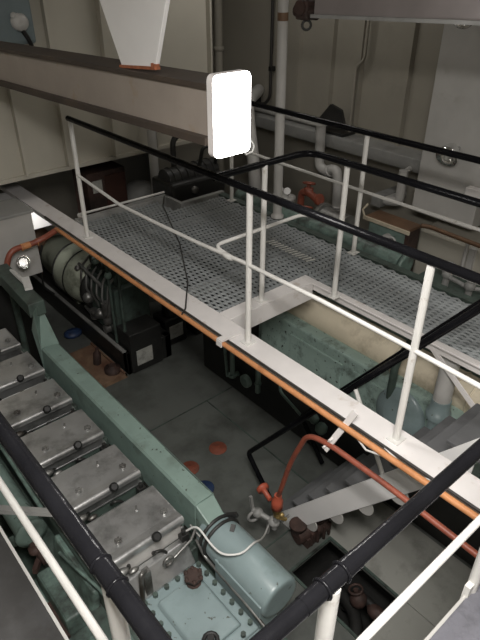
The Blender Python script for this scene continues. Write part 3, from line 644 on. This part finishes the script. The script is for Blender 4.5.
# ceiling beam at upper right with hoist hook
hb = thing('hoist_beam', (3.0,1.6,3.8), 'greyish purple hoist beam across the top right corner', 'beam')
b = MB(); b.add([(3.0,2.78,3.62),(3.2,2.78,3.62),(3.2,2.78,3.92),(3.0,2.78,3.92),(3.0,.6,3.70),(3.2,.6,3.70),(3.2,.6,4.0),(3.0,.6,4.0)],[(0,1,2,3),(7,6,5,4),(0,4,5,1),(1,5,6,2),(2,6,7,3),(3,7,4,0)]); M['purple'] = mat('purplish_beam_paint',(.23,.205,.20),.5,var=.08); b.build('girder','purple',hb,bevel=.005)
b = MB(); b.add([(2.97,2.78,3.61),(3.23,2.78,3.61),(3.23,2.78,3.63),(2.97,2.78,3.63),(2.97,.6,3.69),(3.23,.6,3.69),(3.23,.6,3.71),(2.97,.6,3.71)],[(0,1,2,3),(7,6,5,4),(0,4,5,1),(1,5,6,2),(2,6,7,3),(3,7,4,0)]); b.build('flange','mid_grey',hb)
b = MB()
for y in (2.6,1.0): b.box(3.07,3.13,y-.05,y+.05,3.9,5.0)
split(b,'hanger','mid_grey',hb)
hk = thing('hoist_block', (3.03,2.86,3.65), 'dark rusty hoist block with hanging ring at the end of the hoist beam', 'hoist')
b = MB(); b.box(2.985,3.075,2.83,2.93,3.59,3.70); b.cyl((3.03,2.96,3.64),(3.03,2.78,3.63),.038,n=12); b.cyl((2.97,2.88,3.66),(3.09,2.88,3.66),.045,n=12); b.cyl((3.03,2.87,3.68),(3.03,2.87,5.0),.012,n=8); b.build('body','rust_dark',hk,bevel=.012)
b = MB(); b.torus((3.03,2.865,3.56),(.6,.7,0),.028,.008,16,8); b.build('ring','oily',hk)

# white upright pole
wp = thing('upright_pole', (3.66,3.62,0), 'tall white pole with brown band behind the walkway', 'pole')
b = MB(); b.cyl((3.62,3.66,1.85),(3.575,3.66,5.0),.042,n=20); b.build('tube','light_grey',wp)
b = MB(); b.cyl((3.5965,3.66,3.50),(3.5955,3.66,3.56),.0435,n=20); tag(b.build('band','brown',wp),'brown band')
b = MB(); b.lathe((3.62,3.66,ZW+.006),(0,0,1),[(0,.06),(.02,.06),(.025,.045),(.05,.043)],18); b.build('foot','light_grey',wp)

# ------------------------------------------------------------------ right side, behind the walkway
gd = MB(); gd.cyl((3.79,4.4,1.79),(3.79,2.35,1.79),.085,n=20)
for y in (3.5,2.3): gd.lathe((3.79,y,1.79),(0,1,0),[(0,.085),(.004,.10),(.03,.10),(.034,.085)],20)
g = thing('green_pipe', (3.79,2.5,1.79), 'pale green horizontal pipe running along the far edge of the walkway', 'pipe')
gd.build('pipe','green_dirty',g)
b = MB()
for y in (4.0,2.6): b.box(3.76,3.82,y-.03,y+.03,0,1.72)
split(b,'support','mid_grey',g)
wpan = thing('white_duct', (5.2,2.6,1.8), 'large pale flat-sided duct on the right bulkhead with a reflector lamp on it', 'duct')
b = MB(); b.box(5.05,5.5,1.6,3.12,1.98,5.0); b.build('casing','light_grey',wpan,bevel=.01)
b = MB(); b.box(5.0,5.5,2.42,3.10,1.72,1.98); b.build('base','light_grey',wpan,bevel=.01)
b = MB(); b.box(4.97,5.05,1.6,2.55,2.02,2.12); b.build('ledge','white',wpan,bevel=.006)
def flood(x,y,z,label):
    t = thing('reflector_lamp',(x,y,z),label,'lamp','chrome reflector lamps on the right bulkhead')
    b = MB(); b.lathe((x,y,z),(-.75,-.1,-.5),[(-.13,.03),(-.10,.06),(-.04,.095),(.03,.105),(.032,.098),(-.02,.08),(-.05,.05)],24); b.build('reflector','chrome',t)
    b = MB(); b.tube([(x+.07,y,z+.05),(5.06,y,z+.04)],.02,8); b.build('arm','mid_grey',t)
    b = MB(); b.ball((x-.02,y,z-.015),.03,10); b.build('bulb','label',t)
flood(4.88,2.74,2.385,'chrome reflector lamp on the pale duct just above the lower black rail')
flood(4.90,2.86,3.52,'chrome reflector lamp near the top right corner below the hoist beam')
vt = thing('wall_lever', (5.0,2.2,2.75), 'small black handle sticking out of the pale duct at the right edge', 'handle')
b = MB(); b.cyl((4.9,2.28,2.80),(5.05,2.28,2.80),.02,n=8); b.ball((4.9,2.28,2.80),.035,10); b.build('grip','rubber',vt)
# lower equipment
tr = thing('valve_bench', (4.4,2.8,0), 'bench with brown board top and green pipework front against the right side', 'bench')
b = MB(); b.box(4.60,4.82,2.84,3.36,1.66,1.69); b.build('top','brown',tr,bevel=.004)
b = MB(); b.box(4.58,4.60,2.82,3.38,1.65,1.685); b.tube([(4.59,3.37,1.68),(4.59,3.40,1.74),(4.66,3.40,1.78)],.012,6); tag(b.build('painted_lit_edge','lag',tr),'pale edge bar painted as a lit edge')  # pale colour paints the lit front edge of the brown top
b = MB(); b.box(4.64,4.82,2.88,3.34,0,1.66); b.build('cabinet','green',tr,bevel=.01)
b = MB(); b.lathe((4.64,3.08,1.52),(-1,0,0),[(0,.05),(.05,.05),(.052,.03)],14); b.torus((4.58,3.00,1.52),(1,0,0),.05,.012,16,6); b.cyl((4.57,3.00,1.52),(4.65,3.00,1.52),.015,n=8); b.build('valve','light_grey',tr)
b = MB(); b.box(4.62,4.80,2.84,2.88,0,1.66); b.build('end_plate','rust_dark',tr)
rs = thing('brown_pipe', (4.95,1.8,1.6), 'thin reddish brown pipe along the foot of the pale casing at far right', 'pipe')
b = MB(); b.tube([(4.84,2.86,1.67),(4.90,2.80,1.66),(4.92,.6,1.60)],.022,10,bend=.05); b.build('pipe','brown',rs)
b = MB(); b.cyl((4.92,2.38,0),(4.92,2.38,1.64),.02,n=8); tag(b.build('upright','light_grey',rs),'thin grey upright')
ct = thing('cream_tank', (5.2,2.0,0), 'cream tank side behind the thin brown pipe at far right', 'tank')
b = MB(); b.box(4.98,5.48,.6,2.95,0,1.58); b.build('shell','cream',ct,bevel=.03); 
b = MB(); b.box(4.94,4.99,2.30,2.36,.2,1.57); b.build('rib','light_grey',ct)
mc = thing('auxiliary_machine', (4.3,1.6,0), 'dark grey auxiliary machine with small valves between the walkway and the cream tank', 'machine')
b = MB(); b.box(4.05,4.7,1.0,2.55,0,1.40); b.build('base','green_dark',mc,bevel=.02)
b = MB()
for (x,y) in ((4.3,2.2),(4.25,1.95),(4.4,1.75)): b.cyl((x,y,1.40),(x,y,1.68),.03,n=10); b.ball((x,y,1.58),.05,10); b.torus((x,y,1.68),(.2,0,1),.05,.01,16,6)
b.tube([(4.3,2.2,1.56),(4.25,1.95,1.56),(4.4,1.75,1.56)],.02,8); split(b,'valve','mid_grey',mc)
b = MB(); b.lathe((4.25,1.35,1.40),(0,0,1),[(0,.16),(.25,.16),(.33,.10),(.35,.02)],20); b.build('filter_housing','mid_grey',mc)
dk = thing('dark_pump', (4.2,3.6,0), 'dark pump group between the green pipe and the brown topped bench', 'pump')
b = MB(); b.box(4.02,4.5,3.25,4.6,0,1.48); b.build('base','oily',dk,bevel=.02)
b = MB(); b.cyl((4.25,3.30,1.66),(4.25,3.62,1.66),.13,n=20); b.lathe((4.25,3.62,1.66),(0,1,0),[(0,.16),(.04,.16),(.05,.1)],20); b.box(4.15,4.35,3.32,3.6,1.48,1.56); b.build('motor','steel',dk)
b = MB(); b.tube([(4.3,4.0,1.48),(4.3,4.0,1.84),(4.28,3.85,1.86),(4.3,3.72,1.78),(4.3,3.66,1.72)],.038,10,bend=.08); b.lathe((4.3,3.9,1.86),(0,0,1),[(0,.05),(.04,.05),(.045,.02),(.08,.02)],12); b.torus((4.3,3.9,1.95),(.2,.1,1),.06,.011,18,6); b.lathe((4.28,3.76,1.82),(0,-1,.2),[(0,.05),(.02,.06),(.05,.06)],12); b.cyl((4.2,3.82,1.48),(4.2,3.82,1.72),.03,n=8); b.torus((4.2,3.82,1.74),(.4,.2,1),.06,.011,18,6)
split(b,'valve','redpipe',dk,label='dull red valve')
b = MB(); b.cyl((4.25,4.18,1.48),(4.25,4.18,1.72),.10,n=18); b.lathe((4.25,4.18,1.72),(0,0,1),[(0,.11),(.02,.11),(.03,.06)],18); b.build('strainer','light_grey',dk)
for dy in (-.06,.05):
    b = MB(); b.lathe((4.22,4.18+dy,1.80-dy*.1),(-.6,-.4,.5),[(-.08,.012),(.02,.012),(.04,.02),(.06,.04),(.062,.035)],14); tag(b.build('gauge','bright_white',dk),'small white gauge')

vp = thing('vent_pipe', (5.14,4.18,0), 'thick pale pipe with double elbow below the black flap on the right bulkhead', 'pipe')
b = MB(); b.tube([(5.14,4.54,2.30),(5.14,4.52,1.80),(5.14,4.38,1.77),(5.14,4.33,1.82),(5.14,4.24,1.82),(5.14,4.20,1.62),(5.14,4.18,.0)],.058,14,bend=.08); b.build('pipe','light_grey',vp)
b = MB(); b.torus((5.14,4.35,1.79),(0,1,-.6),.062,.012,18,6); b.torus((5.14,4.19,1.4),(0,0,1),.062,.012,18,6); b.box(5.06,5.22,4.45,4.61,2.29,2.32); split(b,'flange','light_grey',vp)
fl = MB(); fl.prism([(4.74,2.25),(4.52,2.50),(4.36,2.46),(4.27,2.25)],'x',5.25,5.29); fl.box(5.25,5.49,4.30,4.72,2.17,2.20); tag(fl.build('black_flap','oily'),'black sheet flap propped on the ledge of the right bulkhead','flap')
wpj = thing('drop_pipe', (5.1,3.4,0), 'short pale pipe with elbow and bracket left of the pale duct', 'pipe')
b = MB(); b.tube([(5.1,3.32,2.06),(5.1,3.32,1.72),(5.1,3.50,1.68),(5.45,3.52,1.68)],.05,12,bend=.05); b.cyl((5.1,3.32,2.03),(5.22,3.32,2.06),.03,n=8); b.build('pipe','light_grey',wpj)
b = MB(); b.box(5.02,5.48,3.50,3.62,1.62,1.74); b.build('bracket','mid_grey',wpj)
cdt = thing('conduit', (5.4,5.7,2.5), 'dark vertical cable conduit with elbow and black socket on the right bulkhead', 'conduit')
b = MB(); b.tube([(5.44,5.72,5.0),(5.44,5.72,2.36),(5.44,5.84,2.25),(5.44,6.0,2.27)],.02,10,bend=.08); b.build('cable','hose',cdt)
b = MB(); b.box(5.40,5.5,5.95,6.1,2.22,2.36); b.box(5.42,5.5,5.69,5.75,2.68,2.74); split(b,'socket','rubber',cdt,.01)
cp = thing('corner_pipe', (5.2,6.6,1), 'pale vertical pipe with joint in the corner between the two bulkheads', 'pipe')
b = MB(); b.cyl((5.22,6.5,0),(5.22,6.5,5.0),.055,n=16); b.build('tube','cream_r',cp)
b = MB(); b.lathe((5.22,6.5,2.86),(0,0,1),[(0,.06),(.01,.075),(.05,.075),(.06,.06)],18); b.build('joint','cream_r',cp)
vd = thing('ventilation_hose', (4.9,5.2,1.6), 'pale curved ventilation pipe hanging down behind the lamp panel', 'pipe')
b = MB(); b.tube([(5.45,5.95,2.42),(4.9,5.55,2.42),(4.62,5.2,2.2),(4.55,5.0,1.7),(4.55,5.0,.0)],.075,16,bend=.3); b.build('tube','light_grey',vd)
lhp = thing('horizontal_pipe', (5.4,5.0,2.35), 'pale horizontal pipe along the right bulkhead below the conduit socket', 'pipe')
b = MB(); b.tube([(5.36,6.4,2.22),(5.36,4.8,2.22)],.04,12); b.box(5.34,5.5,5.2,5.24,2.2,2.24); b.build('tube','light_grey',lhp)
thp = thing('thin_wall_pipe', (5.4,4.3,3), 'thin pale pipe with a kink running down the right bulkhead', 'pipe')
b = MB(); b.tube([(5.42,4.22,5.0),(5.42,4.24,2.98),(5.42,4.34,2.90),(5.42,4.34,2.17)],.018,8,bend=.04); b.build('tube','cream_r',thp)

# blue-grey box with fitting on the far left bulkhead
lb = thing('wall_box', (2.1,5.5,3.4), 'blue-grey box with a round pale fitting at the top left corner', 'box')
b = MB(); b.box(1.75,2.30,5.42,5.6,3.27,3.80); b.build('body','bluegrey',lb,bevel=.03)
b = MB(); b.lathe((2.16,5.42,3.45),(0,-1,0),[(0,.07),(.05,.07),(.07,.05),(.075,.02)],18); b.ball((2.12,5.40,3.50),.03,8); tag(b.build('socket','light_grey',lb),'round pale fitting')
b = MB(); b.tube([(2.16,5.38,3.40),(2.20,5.38,3.33),(2.24,5.42,3.26)],.02,8); b.build('cable_gland','rubber',lb)

# ------------------------------------------------------------------ lighting: the room's ceiling lamps
def tube_lamp(x,y,z,label,power,wd=.14):
    t = thing('ceiling_lamp',(x,y,z),label,'lamp','ceiling fluorescent lamps')
    b = MB(); b.box(x-wd/2-.02,x+wd/2+.02,y-.62,y+.62,z+.03,z+.10); b.cyl((x,y,z+.1),(x,y,5.0),.015,n=8); b.build('housing','white',t)
    b = MB(); b.box(x-wd/2,x+wd/2,y-.6,y+.6,z,z+.03); b.build('diffuser','tube',t)
    l = bpy.data.lights.new('ceiling_lamp_light','AREA'); l.shape = 'RECTANGLE'; l.size = wd; l.size_y = 1.2; l.energy = power; l.color = (1,.965,.925)
    o = bpy.data.objects.new('ceiling_lamp_light',l); COL.objects.link(o); o.location = (0,0,-.012); o.parent = t
    return t
tube_lamp(.6,4.4,4.6,'ceiling lamp above the far end of the main engine',3)
tube_lamp(4.3,4.6,4.6,'ceiling lamp above the far corner of the walkway',9)
tube_lamp(.22,.12,4.45,'ceiling lamp above the foreground platform',160,.42)
tube_lamp(4.6,.6,4.6,'ceiling lamp above the right side of the walkway',14)
l = bpy.data.lights.new('lamp_panel_light','AREA'); l.shape = 'RECTANGLE'; l.size = .23; l.size_y = .35; l.energy = 10; l.color = (1,.965,.94)
o = bpy.data.objects.new('lamp_panel_light',l); COL.objects.link(o); o.location = (1.72-1.72,2.03-2.06,3.34-3.33); o.rotation_euler = (PI/2,0,PI) if False else (-PI/2,0,0); o.parent = lp
l = bpy.data.lights.new('added_recess_light','SPOT'); l.energy = 9; l.shadow_soft_size = .03; l.spot_size = 2.0; l.spot_blend = .5; l.color = (1,.97,.93)  # added spot that brightens the white cabinet front
o = bpy.data.objects.new('added_recess_light',l); COL.objects.link(o); o.location = (2.15,5.60,1.655); d = Vector((2.15,5.97,1.52))-o.location; o.rotation_euler = d.to_track_quat('-Z','Y').to_euler()

w = bpy.data.worlds.new('World'); SC.world = w; w.use_nodes = True
w.node_tree.nodes['Background'].inputs[0].default_value = (.9,.95,1,1); w.node_tree.nodes['Background'].inputs[1].default_value = .02

# ------------------------------------------------------------------ camera
f, pitch, roll, az = 574.4, .568225, .002743, .859157
fw = Vector((math.cos(az)*math.cos(pitch), math.sin(az)*math.cos(pitch), -math.sin(pitch)))
rt = Vector((math.sin(az), -math.cos(az), 0)); up = rt.cross(fw)
r2 = rt*math.cos(roll)+up*math.sin(roll); u2 = -rt*math.sin(roll)+up*math.cos(roll)
cam = bpy.data.cameras.new('Camera'); co = bpy.data.objects.new('Camera', cam); COL.objects.link(co)
mw = Matrix((r2, u2, -fw)).transposed().to_4x4(); mw.translation = Vector((0,0,3.95)); co.matrix_world = mw
cam.sensor_fit = 'VERTICAL'; cam.sensor_height = 36; cam.lens = f*36/640; cam.clip_start = .02
SC.camera = co
SC.view_settings.view_transform = 'Standard'; SC.view_settings.look = 'None'; SC.view_settings.gamma = 1; SC.view_settings.use_curve_mapping = False
SC.view_settings.exposure = 0.0
